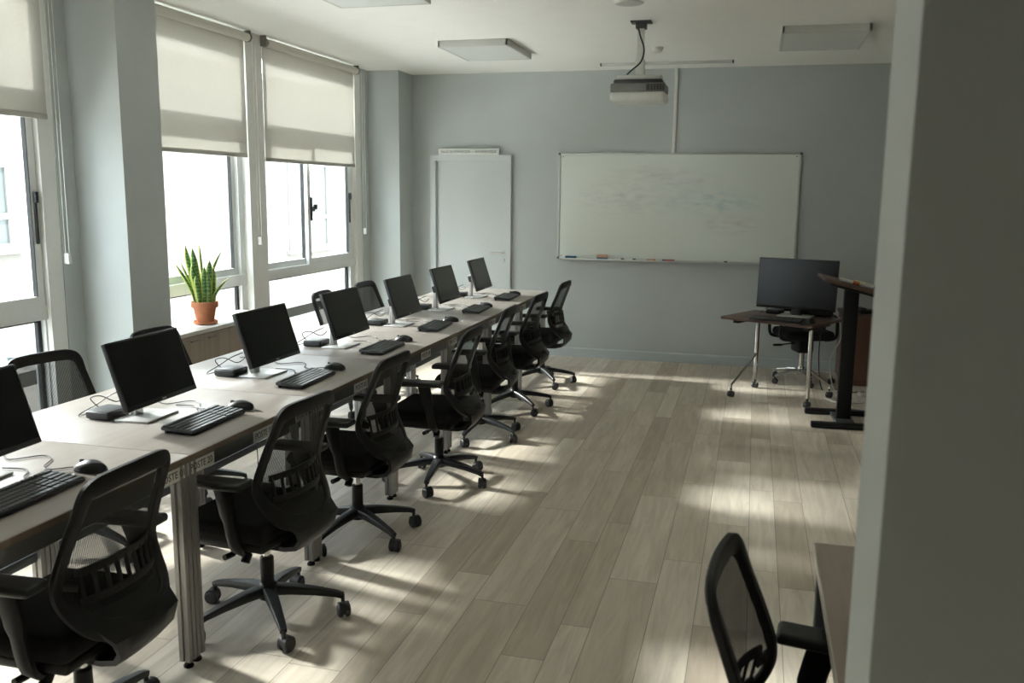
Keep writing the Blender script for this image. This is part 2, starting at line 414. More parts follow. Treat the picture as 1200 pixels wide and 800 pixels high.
# windows
def window(name, y0, y1, yl, yr, mids, handle_at=None, latch=True):
    """outer frame y0..y1, clear glass yl..yr; mids = upper sash meeting stiles"""
    w = bpy.data.objects.new(name, None); COL.objects.link(w); w.location = (XW, (y0+y1)/2, 0); w['kind'] = 'structure'
    yc = (y0+y1)/2; Y = lambda y: y-yc
    f = MB()
    f.box(-.07, .0, Y(y0), Y(y1), .10, .18); f.box(-.07, .012, Y(y0), Y(y1), .905, .985); f.box(-.07, 0, Y(y0), Y(y1), 2.62, 2.77); f.box(-.07, 0, Y(y0), Y(y1), 2.06, 2.15)
    f.box(-.07, .0, Y(y0), Y(yl)-.045, .18, 2.62); f.box(-.07, .0, Y(yr)+.05, Y(y1), .18, 2.62)
    f.build('window_frame', 'alu', w, smooth=False)
    # white reveal beside the frame
    if y1 < 6 or y1 > 7: MB().box(-.0, .035, Y(y1)-.0, Y(y1)+.12, .12, 2.77).build('window_jamb', 'alu_in', w, smooth=False)
    # fixed lower light
    g = MB().box(-.052, -.03, Y(yl)-.045, Y(yl)-.02, .18, .905).box(-.052, -.03, Y(yr)+.025, Y(yr)+.05, .18, .905).box(-.052, -.03, Y(yl)-.045, Y(yr)+.05, .89, .905)
    g.build('gasket', 'gasket', w, smooth=False)
    MB().box(-.043, -.039, Y(yl)-.02, Y(yr)+.025, .18, .89).build('window_pane', 'glass', w, smooth=False)
    # sliding sashes above the transom, in two tracks
    ed = [yl-.045] + list(mids) + [yr+.05]
    for i in range(len(ed)-1):
        xo = -.022 if i % 2 else -.058
        a, b = Y(ed[i])-(.022 if i else 0), Y(ed[i+1])+(.022 if i < len(ed)-2 else 0)
        s = MB().box(xo, xo+.03, a, b, .985, 1.035).box(xo, xo+.03, a, b, 2.01, 2.06).box(xo, xo+.03, a, a+.045, 1.035, 2.01).box(xo, xo+.03, b-.045, b, 1.035, 2.01)
        so = s.build('window_sash', 'alu', w, smooth=False)
        MB().box(xo+.009, xo+.012, a+.045, b-.045, 1.035, 2.01).build('window_pane', 'glass', so, smooth=False)
        q = MB().box(xo+.004, xo+.0302, a+.045, a+.05, 1.035, 2.01).box(xo+.004, xo+.0302, b-.05, b-.045, 1.035, 2.01)
        q.build('gasket', 'gasket', so, smooth=False)
    MB().box(-.043, -.039, Y(yl)-.02, Y(yr)+.025, 2.15, 2.62).build('window_pane', 'glass', w, smooth=False)
    if latch:
        k = MB().rbox(.008, .02, Y(yr)+.018, Y(yr)+.036, 1.32, 1.58, .004).rbox(.008, .03, Y(yr)+.016, Y(yr)+.038, 1.54, 1.60, .004)
        k.build('window_latch', 'gasket', w)
    if handle_at:
        k = MB().rbox(.008, .02, Y(handle_at)-.012, Y(handle_at)+.012, 1.36, 1.56, .004).rbox(.018, .045, Y(handle_at)-.01, Y(handle_at)+.01, 1.44, 1.48, .004).rbox(.035, .048, Y(handle_at)-.01, Y(handle_at)+.05, 1.455, 1.50, .005)
        k.build('window_handle', 'gasket', w)
    return w
window('window_1', 1.12, 4.09, 1.25, 4.03, (2.35,), None)
window('window_2', 4.69, 6.13, 4.80, 6.02, (), None, False)
window('window_3', 6.36, 8.08, 6.47, 7.945, (7.165,), 7.20)
struct('trim_3', MB().box(-3.84, -3.685, 6.13, 6.36, .12, H), 'alu_in', smooth=False)

# roller blinds
def blind(y0, y1, zb, label, chain_y):
    b = thing('roller_blind', (-3.655, (y0+y1)/2, 2.72), 0, label, 'window blind', 'roller blinds on the window wall')
    h = (y1-y0)/2
    MB().box(-.032, -.0305, -h, h, zb-2.72, .0).build('fabric', 'blind', b, smooth=False)
    MB().cyl((0, -h, 0), (0, h, 0), .031, n=20).build('roller_tube', 'blind_roll', b)
    MB().rbox(-.038, -.024, -h, h, zb-2.745, zb-2.715, .005).build('bottom_bar', 'blind_rail', b)
    for s in (-1, 1):
        MB().cyl((0, s*h, 0), (0, s*(h+.02), 0), .034, n=20).rbox(-.03, .02, s*(h+.02)-.006, s*(h+.02)+.006, -.03, .05, .003).build('end_bracket', 'blind_cap', b)
    yc = chain_y-(y0+y1)/2
    c = MB()
    for dx in (.012, -.012): c.tube([(dx, yc, 0), (dx, yc, 1.26-2.72)], .002, 5)
    co = c.build('bead_chain', 'white_pl', b)
    MB().rbox(-.016, .016, yc-.012, yc+.012, 1.205-2.72, 1.265-2.72, .005).build('chain_holder', 'white_pl', b)
    return b
blind(1.2, 4.13, 2.005, 'grey roller blind at the top left corner, its bottom bar higher than the others', 4.175)
blind(4.75, 6.11, 1.882, 'grey roller blind above the potted plant, between pillar and window post', 6.2)
blind(6.37, 7.99, 1.862, 'grey roller blind in the window bay closest to the back wall', 8.14)

# door with its sign
d = bpy.data.objects.new('door_1', None); COL.objects.link(d); d.location = (-2.7675, D, 0); d['kind'] = 'structure'
fx = .4225
MB().box(-fx, -fx+.055, -.045, .0, 0, 1.981).box(fx-.05, fx, -.045, 0, 0, 1.981).box(-fx+.055, fx-.05, -.045, 0, 1.925, 1.981).build('door_frame', 'door', d, smooth=False)
MB().box(-fx+.05, fx-.045, -.004, 0, .008, 1.928).build('door_leaf', 'door', d, smooth=False)
MB().cyl((.335, -.003, 1.02), (.335, -.02, 1.02), .026, n=18).cyl((.335, -.003, .945), (.335, -.02, .945), .022, n=18).cyl((.335, -.018, 1.02), (.335, -.06, 1.02), .009, n=10).tube([(.338, -.058, 1.02), (.29, -.064, 1.022), (.215, -.062, 1.018)], .0085, 10).build('door_handle', 'silver', d)
s = thing('door_sign', (-2.7815, D-.045, 1.982), 0, 'white room sign with black capitals on top of the door frame', 'sign')
MB().rbox(-.315, .315, -.012, 0, 0, .063, .002).build('sign_plate', 'sign', s)
text_mesh('lettering', 'SALLE DE FORMATION \u2014 INFORMATIQUE', .034, 'ink', s, (0, -.0125, .031), (PI/2, 0, 0), .575)

# whiteboard
wb = thing('whiteboard', (-.744, D, .98), 0, 'large white dry-erase board with wiped marker smears on the back wall', 'whiteboard')
MB().box(-1.112, 1.112, -.018, -.004, .012, 1.008).build('writing_surface', 'wb', wb, smooth=False)
MB().rbox(-1.126, -1.106, -.026, 0, .012, 1.008, .003).rbox(1.106, 1.126, -.026, 0, .012, 1.008, .003).rbox(-1.11, 1.11, -.026, 0, 1.004, 1.02, .003).rbox(-1.11, 1.11, -.026, 0, .0, .016, .003).build('frame', 'wb_frame', wb)
for sx in (-1, 1):
    for z in (0, 1.003):
        MB().rbox(min(sx*1.13, sx*1.108), max(sx*1.13, sx*1.108), -.028, 0, z-.002, z+.02, .004).build('corner_cap', 'dgrey', wb)
        MB().cyl((sx*1.085, -.018, .03 if z == 0 else .985), (sx*1.085, -.021, .03 if z == 0 else .985), .006, n=10).build('screw', 'dgrey', wb)
MB().rbox(-1.06, .9, -.075, -.02, -.004, .004, .002).rbox(-1.06, .9, -.078, -.072, -.004, .012, .002).build('pen_tray', 'wb_frame', wb)
def eraser(x, w, m1, m2, label, h=.035):
    e = thing('whiteboard_eraser', (x, D-.05, .985), 0, label, 'eraser')
    MB().rbox(-w/2, w/2, -.02, .02, 0, .4*h, .002).build('felt_pad', m1, e)
    MB().rbox(-w/2, w/2, -.02, .02, .4*h, h, .006).build('grip', m2, e)
eraser(-1.728, .11, 'eraser_blue', 'eraser_blue', 'dark teal whiteboard eraser at the left end of the pen tray', .026)
eraser(-1.417, .105, 'eraser_blue', 'peach', 'peach and blue whiteboard eraser on the pen tray', .048)
def marker(loc, rz, cap, label, body='white_pl', L=.105, ry=0, group='markers on the whiteboard tray'):
    k = thing('marker_pen', loc, rz, label, 'marker pen', group); k.rotation_euler = (0, ry, rz)
    if ry: k.scale = (1.15, 1.35, 1.35)
    MB().cyl((-L/2, 0, .009), (L*.18, 0, .009), .009, n=12).build('barrel', body, k)
    MB().cyl((L*.18, 0, .009), (L/2, 0, .009), .0095, .0085, n=12).build('cap', cap, k)
for x, c, t in ((-1.61, 'white_pl', 'white capped marker on the tray just right of the teal eraser'), (-1.25, 'ink', 'black capped marker right of the peach eraser on the tray'),
                (-1.135, 'eraser_blue', 'dark blue capped marker near the middle of the left half of the tray'), (-1.02, 'white_pl', 'all white marker between the dark blue and orange capped ones'),
                (-.94, 'orange', 'orange capped marker on the whiteboard tray'), (-.855, 'blue', 'violet blue capped marker left of the red one on the tray'),
                (-.765, 'red', 'red capped marker on the whiteboard tray'), (-.275, 'green_dk', 'dark capped marker lying alone towards the right of the tray')):
    marker((x, D-.045, .984), 0, c, t, 'red' if c == 'red' else ('peach' if c == 'orange' else 'white_pl'), .09)
tag(MB().rbox(-.015, .015, -.018, 0, 0, .77, .003).build('cable_trunking', 'white_pl', loc=(-.772, D, 2.0)), 'white vertical cable trunking from ceiling down to the whiteboard', 'cable trunking')

# ceiling fittings
def lamp(x0, x1, y0, y1, label):
    c = thing('ceiling_light', ((x0+x1)/2, (y0+y1)/2, H), 0, label, 'ceiling light', 'flat ceiling lights'); w, h = (x1-x0)/2, (y1-y0)/2
    MB().rbox(-w, w, -h, -h+.02, -.05, 0, .003).rbox(-w, w, h-.02, h, -.05, 0, .003).rbox(-w, -w+.02, -h, h, -.05, 0, .003).rbox(w-.02, w, -h, h, -.05, 0, .003).build('frame', 'lamp_frame', c)
    MB().box(-w+.018, w-.018, -h+.018, h-.018, -.048, -.03).build('diffuser', 'lamp_panel', c, smooth=False)
lamp(-2.52, -1.93, 4.60, 5.30, 'square ceiling light cut by the top picture edge, above the long table')
lamp(-2.44, -1.88, 6.84, 7.60, 'square ceiling light between the window blinds and the projector')
lamp(.115, .70, 6.74, 7.56, 'square ceiling light right of the projector')
pj = thing('projector', (-.81, 6.37, H), 0, 'white and grey projector hanging from the ceiling on a white pole', 'projector')
MB().rbox(-.07, .07, -.05, .05, -.012, 0, .003).rbox(-.035, .035, -.04, .04, -.05, -.01, .004).build('ceiling_plate', 'proj_dark', pj)
MB().rbox(-.022, .022, -.022, .022, -.30, -.02, .004).rbox(-.03, .03, -.03, .03, -.36, -.25, .005).build('pole', 'white_pl', pj)
MB().rbox(-.15, .15, -.06, .1, -.385, -.355, .006).rbox(-.02, .02, -.02, .02, -.37, -.33, .003).rbox(-.14, -.12, -.05, .08, -.4, -.37, .003).rbox(.1, .12, -.05, .08, -.4, -.37, .003).build('bracket', 'white_pl', pj)
MB().rbox(-.185, .185, -.12, .13, -.475, -.415, .012, 3).build('upper_casing', 'proj_grey', pj)
MB().rbox(-.165, .165, -.105, .12, -.42, -.39, .01, 3).build('top_cover', 'proj_dark', pj)
MB().rbox(-.188, .188, -.125, .135, -.535, -.468, .028, 4).build('lower_casing', 'white_pl', pj)
v = MB().box(.06, .18, -.1215, -.119, -.466, -.425)
v.build('vent', 'proj_dark', pj, smooth=False)
v = MB()
for i in range(5): v.box(.085+i*.02, .088+i*.02, -.124, -.12, -.466, -.425)
v.build('vent_grille', 'proj_grey', pj, smooth=False)
cable([(-.02, -.03, -.03), (.0, -.05, -.1), (.03, -.06, -.19), (.01, -.05, -.27), (-.06, -.04, -.33), (-.12, -.03, -.385)], .006, 8).build('cable', 'cable', pj)
tag(MB().lathe([(.001, -.004), (.06, -.008), (.085, -.006), (.09, 0)], n=32).build('ceiling_speaker', 'lamp_frame', loc=(-.81, 5.75, H)), 'flat round ceiling speaker in front of the projector pole', 'speaker')
sd = thing('smoke_detector', (-.825, 7.5, H), 0, 'small white smoke detector on the ceiling behind the projector', 'smoke detector')
MB().lathe([(.05, 0), (.05, -.012), (.046, -.016)], n=28).build('base', 'white_pl', sd)
MB().lathe([(.044, -.016), (.042, -.03), (.028, -.042), (.001, -.044)], n=28).build('sensor_head', 'white_pl', sd)
rl = thing('ceiling_rail', (-.83, 8.31, H), 0, 'thin white rail on the ceiling close to the back wall', 'ceiling rail')
MB().rbox(-.57, .57, -.02, .02, -.022, 0, .003).build('channel', 'lamp_frame', rl)
for sx in (-1, 1): MB().rbox(min(sx*.57, sx*.585), max(sx*.57, sx*.585), -.022, .022, -.025, 0, .003).build('end_cap', 'dgrey', rl)

# ------------------------------------------------------------------ long row of computer tables
U = .893; Y1 = 2.516; ZD = .75; XE = -1.772; XL = -2.70
def leg_mb(x, y, w=.041):
    m = MB(); a = w/2; g = .0035
    o = [(-a, -a), (-g*1.6, -a), (-g, -a+g*1.6), (g, -a+g*1.6), (g*1.6, -a), (a, -a), (a, -g*1.6), (a-g*1.6, -g), (a-g*1.6, g), (a, g*1.6), (a, a), (g*1.6, a), (g, a-g*1.6), (-g, a-g*1.6), (-g*1.6, a), (-a, a), (-a, g*1.6), (-a+g*1.6, g), (-a+g*1.6, -g), (-a, -g*1.6)]
    return m.prism([(x+p, y+q) for p, q in o], .025, .722)
def make_table():
    t = thing('computer_table', (XE, 0, 0), 0, '-', 'table', 'tables of the long computer row')
    L = U-.003
    top = MB().rbox(XL-XE, -.002, -L/2, L/2, ZD-.024, ZD, .002)
    to = top.build('tabletop', 'desk_top', t)
    for x in (-.0025, XL-XE-.0005): MB().box(x, x+.003, -L/2, L/2, ZD-.0225, ZD-.0015).build('edge_band', 'desk_edge', to, smooth=False)
    for x in (-.034, -.63): MB().rbox(x, x+.02, -L/2+.043, L/2-.043, ZD-.078, ZD-.025, .003).build('apron_rail', 'apron', t)
    for s in (-1, 1):
        y = s*(L/2-.022)
        MB().rbox(-.61, -.05, y-.015, y+.015, ZD-.07, ZD-.026, .003).build('side_rail', 'apron', t)
        for x in (-.032, -.615):
            lg = leg_mb(x, y).build('leg', 'steel', t, smooth=False)
            MB().lathe([(.017, 0), (.018, .006), (.014, .012), (.006, .014), (.006, .026)], (x, y, 0), 14).build('levelling_foot', 'black_pl', lg)
    MB().rbox(-.63, -.6, -L/2+.05, L/2-.05, .325, .36, .003).build('stretcher', 'darksteel', t)
    MB().rbox(-.40, -.26, -L/2+.08, L/2-.08, ZD-.075, ZD-.055, .004).build('cable_tray', 'apron', t)
    return t
def table_label(t, y, txt):
    p = MB().rbox(-.0145, -.012, y-.076, y+.076, ZD-.076, ZD-.031, .001).build('name_strip', 'label', t)
    text_mesh('lettering', txt, .034, 'ink', p, (-.0118, y, ZD-.0535), (PI/2, 0, PI/2), .125, .0004)
T0 = make_table()
ordn = ['sixth', 'fifth', 'fourth', 'third', 'second', 'first']
tables = []
for i in range(7):
    t = T0 if i == 6 else copy_tree(T0)
    tables.append(t); t.location = (XE, Y1 + (i-.5)*U, 0)
names = [(None, None, 'POSTE 01'), ('POSTE 20', 'POSTE 02', 'POSTE 02'), ('POSTE 19', 'POSTE 03', None), ('POSTE 18', 'POSTE 04', None), ('POSTE 17', 'POSTE 05', None), ('POSTE 16', 'POSTE 06', None), ('POSTE 15', 'POSTE 07', None)]
for i, t in enumerate(tables):
    a, b, c = names[i]
    if a: table_label(t, -.37, a)
    if b: table_label(t, .04, b)
    if c: table_label(t, .365, c)
tl = ['pale oak table cut by the left picture edge, labelled POSTE 01 at its leg', 'pale oak table labelled POSTE 20 and POSTE 02, second from the cut-off end',
      'pale oak table third from the cut-off end of the long row', 'pale oak table in the very middle of the long row', 'pale oak table third from the door end of the long row', 'pale oak table next to last at the door end of the row', 'pale oak table closing the long row at the door end']
for t, l in zip(tables, tl): t['label'] = l

# ------------------------------------------------------------------ mesh office chair (front = +Y, left = -X)
def chair_proto():
    c = thing('office_chair', (0, 0, 0), 0, '-', 'office chair')
    # five-star base
    b = MB(); b.lathe([(.034, .088), (.04, .1), (.038, .135), (.03, .15), (.027, .152)], n=20)
    for k in range(5):
        a = k*2*PI/5; ca, sa = math.cos(a), math.sin(a)
        P = [(r*ca, r*sa, z) for r, z in ((.02, .122), (.09, .118), (.18, .105), (.255, .09), (.282, .08))]
        b.tube(P, 0, 10, sec=[(.027, .020), (.023, .019), (.018, .015), (.0145, .012), (.013, .011)], up=(0, 0, 1))
    bo = b.build('base', 'black_sat', c)
    for k in range(5):
        a = k*2*PI/5; m = MB(); x, y = .28*math.cos(a), .28*math.sin(a)
        w = a + (.9, 2.1, -1.3, 2.9, .4)[k]; tx, ty = math.cos(w), math.sin(w); px, py = -ty, tx
        cx, cy = x + tx*.012, y + ty*.012
        m.cyl((x, y, .045), (x, y, .085), .0075, n=10)
        for s in (-1, 1):
            q0 = (cx+px*s*.007, cy+py*s*.007, .027); q1 = (cx+px*s*.024, cy+py*s*.024, .027)
            mid = (cx+px*s*.019, cy+py*s*.019, .027)
            m.tube([q0, mid, q1], [.027, .027, .021], 18)
        m.tube([(cx+px*-.02, cy+py*-.02, .034), (cx+px*.02, cy+py*.02, .034)], .0255, 14)
        m.build('caster', 'rubber', bo)
    g = MB().lathe([(.026, .10), (.026, .250), (.022, .254)], n=18).build('gas_lift', 'black_pl', c)
    MB().cyl((0, 0, .25), (0, 0, .34), .0145, n=16).build('piston', 'chrome', g)
    me = MB().rbox(-.085, .085, -.12, .12, .318, .362, .012, 3).cyl((-.085, -.02, .338), (-.23, -.0, .342), .006, n=8).cyl((-.20, -.005, .342), (-.245, 0, .343), .011, n=10)
    me.build('tilt_mechanism', 'black_pl', c)
    st = MB().rbox(-.225, .225, -.145, .255, .385, .458, .034, 5)
    # softly crowned cushion
    st.v = [(x, y, z + (.012*(1-(x/.24)**2)*(1-((y-.04)/.23)**2) if z > .42 else 0) - (.022*max(0, (y-.16)/.1)**2 if z > .42 else 0)) for x, y, z in st.v]
    so = st.build('seat', 'black_fab', c)
    MB().rbox(-.21, .21, -.135, .235, .355, .395, .014, 3).build('seat_pan', 'black_pl', so)
    # back frame loop
    half = [(0, -.212, .866), (.08, -.209, .865), (.135, -.203, .86), (.163, -.19, .838), (.172, -.168, .78), (.182, -.133, .69), (.192, -.108, .605), (.188, -.118, .55), (.162, -.158, .49), (.12, -.19, .455), (.06, -.205, .442)]
    pts = half + [(0, -.208, .44)] + [(-x, y, z) for x, y, z in half[:0:-1]]
    lp = catmull(pts, 4, True)
    sec = []
    for p in lp:
        low = max(0, min(1, (.6-p.z)/.14)); hi = max(0, min(1, (p.z-.78)/.07)); sec.append((.019+.012*low+.006*hi, .011+.003*low))
    bk = MB().tube(lp, 0, 10, closed=True, sec=sec, up=(0, 1, 0)).build('back_frame', 'black_pl', c)
    # mesh panel
    hl = catmull(half, 3); rows = []
    for p in hl[2:]:
        rows.append([(p.x*u, p.y - .042*(1-u*u)*max(0, min(1, (.88-p.z)/.15)), p.z) for u in [-1+2*j/12 for j in range(13)]])
    MB().grid(rows).build('mesh_panel', 'mesh', bk)
    lm = MB()
    R = lambda u, z: (u, -.172 + .04*(u/.15)**2 - (.6-z)*.18, z)
    for z in (.624, .545): lm.tube([R(-.15+.3*j/10, z-.006*abs(j-5)/5) for j in range(11)], 0, 8, sec=(.012, .004), up=(0, 1, 0))
    for j in range(9):
        u = -.14+.28*j/8; lm.tube([R(u, .545), R(u, .624)], 0, 8, sec=(.007, .004), up=(0, 1, 0))
    for sx in (-1, 1): lm.tube([R(sx*.148, .585), (sx*.184, -.11, .6)], 0, 8, sec=(.016, .005), up=(0, 1, 0))
    lm.build('lumbar_support', 'black_pl', bk)
    # lower shell and J-bar under the seat
    rows = []
    for (w, y, z) in ((.158, -.175, .50), (.15, -.207, .46), (.135, -.224, .42), (.115, -.220, .385), (.095, -.192, .352), (.085, -.14, .338), (.08, -.08, .336)):
        rows.append([(w*u, y + (.035 if z > .45 else .006)*u*u, z) for u in [-1+2*j/8 for j in range(9)]])
    MB().grid(rows, .016).build('back_shell', 'black_pl', c)
    # armrests
    for s in (-1, 1):
        P = [(s*.10, -.035, .352), (s*.19, -.04, .352), (s*.235, -.048, .372), (s*.25, -.045, .41), (s*.25, -.03, .48), (s*.248, -.012, .56), (s*.245, .0, .602)]
        ar = MB().tube(catmull(P, 3), 0, 10, sec=[(.022+.012*(i/18 if i > 12 else 0), .011) for i in range(19)], up=(1, 0, .001)).build('armrest', 'black_pl', c)
        pad = MB().rbox(s*.25-.042, s*.25+.042, -.105, .122, .604, .632, .012, 4)
        pad.v = [(x, y, z - (.006*max(0, (y-.05)/.07) if True else 0)) for x, y, z in pad.v]
        pad.build('arm_pad', 'black_sat', ar)
        MB().cyl((s*.185, -.055, .345), (s*.205, -.055, .318), .017, n=12).build('adjust_knob', 'black_pl', ar)
    return c
CH = chair_proto(); used = False
def chair(x, y, facing_deg, base_deg, label, group):
    global used
    c = copy_tree(CH) if used else CH; used = True
    rz = math.radians(facing_deg-90)
    c.location = (x, y, 0); c.rotation_euler = (0, 0, rz)
    b = kids(c, 'base')[0]; b.rotation_euler = (0, 0, math.radians(base_deg)-rz)
    c['label'] = label; c['group'] = group
    return c
gr = 'black mesh chairs on the aisle side of the table row'
CS = [(-1.811, 2.012, 180.5, -52, 'black mesh office chair at the first table, cut by the bottom picture edge'),
      (-1.720, 2.881, 175.3, -121.4, 'black mesh office chair at the table marked POSTE 02, whole star base in view'),
      (-1.749, 3.757, 178.6, -102.6, 'black mesh office chair pulled up to the third monitor from the cut-off end'),
      (-1.655, 4.641, 180.3, -84.6, 'black mesh office chair in the very middle of the aisle side row'),
      (-1.711, 5.620, 182.0, -94.9, 'black mesh office chair third from the door end of the aisle row'),
      (-1.695, 6.457, 176.5, -46.3, 'black mesh office chair second from the door end of the aisle row'),
      (-1.707, 7.415, 177.8, -55.5, 'black mesh office chair at the door end, its back clear against the wall')]
for a in CS: chair(*a, gr)
gw = 'black mesh chairs on the window side of the table row'
for a in [(-2.86, 3.25, -12, 60, 'black mesh chair on the window side, its back against the lower left window'),
          (-2.86, 4.06, -3, 30, 'black mesh chair on the window side beside the cabinet with the plant'),
          (-2.86, 6.03, 4, 10, 'black mesh chair on the window side peeking out left of the fourth monitor'),
          (-2.86, 6.77, -2, 50, 'black mesh chair on the window side peeking out right of the fourth monitor')]: chair(*a, gw)
chair(.172, 1.79, -7, 20, 'black mesh chair tucked under the grey oak desk beside the partition end', 'lone mesh chair')
tag(bpy.data.objects[CH.name])

# ------------------------------------------------------------------ computers on the tables
def monitor_proto():
    m = thing('monitor', (0, 0, 0), 0, '-', 'monitor')      # faces +X, stands on z=0
    MB().rbox(-.10, .045, -.10, .10, 0, .009, .004).build('foot_plate', 'silver', m)
    nk = MB().rbox(-.085, -.06, -.026, .026, .006, .19, .006).rbox(-.07, -.045, -.03, .03, .13, .21, .006)
    nk.build('neck', 'silver', m)
    t = math.radians(18); W, Hh = .432, .262
    T = Matrix.Translation((0.065-.01, 0, .072)) @ Matrix.Rotation(-t, 4, 'Y')
    cs = MB().rbox(-.022, .0, -W/2, W/2, 0, Hh, .004, 2, T).rbox(-.045, -.015, -W/2+.08, W/2-.08, .06, .2, .014, 3, T).rbox(-.115, -.03, -.03, .03, .09, .14, .005, 2, T)
    co = cs.build('casing', 'bezel', m)
    sc = MB().box(-.0005, .0012, -W/2+.008, W/2-.008, .018, Hh-.008); sc.v = [tuple(T @ Vector(v)) for v in sc.v]
    sc.build('screen', 'screen', m, smooth=False)
    lg = MB().box(-.0005, .0012, -.012, .012, .006, .012); lg.v = [tuple(T @ Vector(v)) for v in lg.v]
    lg.build('logo', 'logo', m, smooth=False)
    return m
def keyboard_proto():
    k = thing('keyboard', (0, 0, 0), 0, '-', 'keyboard')     # user at +X, long side along Y
    b = MB().rbox(-.066, .066, -.178, .178, .002, .016, .005, 3)
    b.v = [(x, y, z + (.066-x)*.09) for x, y, z in b.v]
    b.build('body', 'keyb', k)
    kc = MB()
    for r in range(6):
        x = -.054 + r*.0205 + (.004 if r else 0); y = -.17
        pat = [1]*15+[-.4]+[1]*3+[-.4]+[1]*4
        if r == 5: pat = [1.3, 1.3, 1.3, 5.4, 1.3, 1.3, 1.3, 1.8]+[-.4]+[1]*3+[-.4]+[2, 1, 1]
        tot = sum(abs(p) for p in pat); u = .342/tot
        for p in pat:
            if p > 0: kc.rbox(x-.0085, x+.0085, y+.001, y+p*u-.001, .017+(.066-x)*.09-.004, .0195+(.066-x)*.09, .0012, 1)
            y += abs(p)*u
    kc.build('keycaps', 'keycap', k)
    for s in (-1, 1): MB().rbox(-.062, -.05, s*.15-.012, s*.15+.012, 0, .014, .002).build('foot', 'keyb', k)
    cable([(-.065, .12, .012), (-.10, .13, .004), (-.14, .16, .004), (-.16, .20, .004), (-.20, .225, .004), (-.27, .215, .004)], .0022).build('cable', 'cable', k)
    return k
def mouse_proto():
    m = thing('mouse', (0, 0, 0), 0, '-', 'mouse')           # nose towards -X
    rows = []
    for i in range(9):
        a = i/8; x = -.055+.105*a; w = .031*math.sin(PI*min(1, .14+.8*a)**.9)**.5; hh = .036*(math.sin(PI*(.10+.74*a)))**.75
        rows.append([(x, w*math.cos(PI*j/8), .003+hh*math.sin(PI*j/8)) for j in range(9)])
    b = MB().grid(rows); n = 9
    b.f.append(tuple(range(9))); b.f.append(tuple(range(72, 81))[::-1])
    b.f.append(tuple([i*9 for i in range(9)] + [i*9+8 for i in range(8, -1, -1)]))
    bo = b.build('body', 'black_sat', m, ang=1.2)
    MB().rbox(-.045, -.03, -.004, .004, .018, .036, .003).build('scroll_wheel', 'keycap', m)
    cable([(-.052, 0, .008), (-.085, .0, .004), (-.13, -.04, .004), (-.17, -.02, .004), (-.21, .05, .004), (-.27, .07, .004), (-.33, .0, .004), (-.40, .04, .004)], .002).build('cable', 'cable', m)
    return m
def box_proto():
    m = thing('mini_computer', (0, 0, 0), 0, '-', 'mini computer')
    MB().rbox(-.055, .055, -.06, .06, .002, .034, .008, 3).build('casing', 'keyb', m)
    MB().rbox(-.05, .05, -.055, .055, .033, .0355, .002).build('lid', 'keycap', m)
    MB().rbox(.0545, .0565, -.04, .01, .012, .02, .0008).build('front_slot', 'black_pl', m)
    c = MB().tube(catmull([(-.05, .03, .02), (-.09, .05, .02), (-.10, .02, .06), (-.05, .02, .075), (0, .05, .05), (.02, .09, .07), (-.03, .12, .06)], 5), .0022, 6)
    c.tube(catmull([(-.05, -.02, .02), (-.10, -.04, .004), (-.13, .0, .004), (-.10, .05, .03), (-.04, .06, .07), (.0, .10, .09)], 5), .0022, 6)
    c.build('cables', 'cable', m)
    return m
MO, KB, MS, BX = monitor_proto(), keyboard_proto(), mouse_proto(), box_proto()
by = [2.08, 2.92, 3.77, 4.64, 5.515, 6.36, 7.25]
py = [2.08, 2.90, 3.77, 4.59, 5.45, 6.29, 7.15]
ky = [2.0, 2.885, 3.69, 4.575, 5.44, 6.33, 7.18]
my = [2.272, 3.124, 3.975, 4.881, 5.732, 6.56, 7.422]
kz = [3, 2, -2, -1, 0, -1, 1]
pos = ['cut by the left picture edge', 'on the table marked POSTE 02', 'third along from the cut-off end of the row', 'in the middle of the row', 'third from the door end of the row', 'second from the door end of the row', 'at the door end of the row']
random.seed(3)
for i in range(7):
    f = (lambda p: p if i == 6 else copy_tree(p))
    z = ZD
    o = f(MO); o.location = (-2.205, (by[i]+py[i])/2, z); o.rotation_euler.z = math.radians(kz[i]*.6); o['label'] = 'black monitor on a silver foot ' + pos[i]; o['group'] = 'monitors on the long table row'
    o = f(KB); o.location = (-1.962, ky[i], z); o.rotation_euler.z = math.radians([1, 1, 2, 1, 3, 3, 2][i]); o['label'] = 'black keyboard ' + pos[i]; o['group'] = 'keyboards on the long table row'
    o = f(MS); o.location = (-1.955, my[i], z); o.rotation_euler.z = math.radians(random.uniform(-8, 12)); o['label'] = 'black computer mouse ' + pos[i]; o['group'] = 'mice on the long table row'
    o = f(BX); o.location = (-2.372, by[i]-.06+random.uniform(-.01, .01), z); o.rotation_euler.z = math.radians(random.uniform(-4, 4)); o['label'] = 'flat black box with coiled leads beside the monitor ' + pos[i].replace(' of the row', ''); o['group'] = 'mini computers on the long table row'
# leads hanging under the tables
for (x, y, dy, l) in ((-2.21, 1.98, .1, 'loose dark leads hanging under the table cut by the left picture edge'), (-2.21, 2.74, .1, 'loose dark leads hanging under the table marked POSTE 02'),
                      (-2.21, 3.62, .08, 'loose dark leads hanging under the third table from the cut-off end'), (-2.21, 4.78, .06, 'loose dark leads hanging under the middle table')):
    w = MB()
    for k in range(3):
        a = random.uniform(-.05, .05); w.tube(catmull([(0, a, -.05), (.02*k, a+.02, -.17), (.05-.03*k, a+.05+.04*k, -.25-.03*k), (.0, a+.14, -.19), (-.02, a+.2, -.05)], 5), .0022, 6)
    w.tube(catmull([(0, .02, -.05), (.0, .01, -.2), (.02, .0, -.33), (.05, -.05, -.45)], 5), .0022, 6)
    o = w.build('hanging_leads', 'cable', loc=(x, y, ZD)); tag(o, l, 'cable', 'leads under the tables')

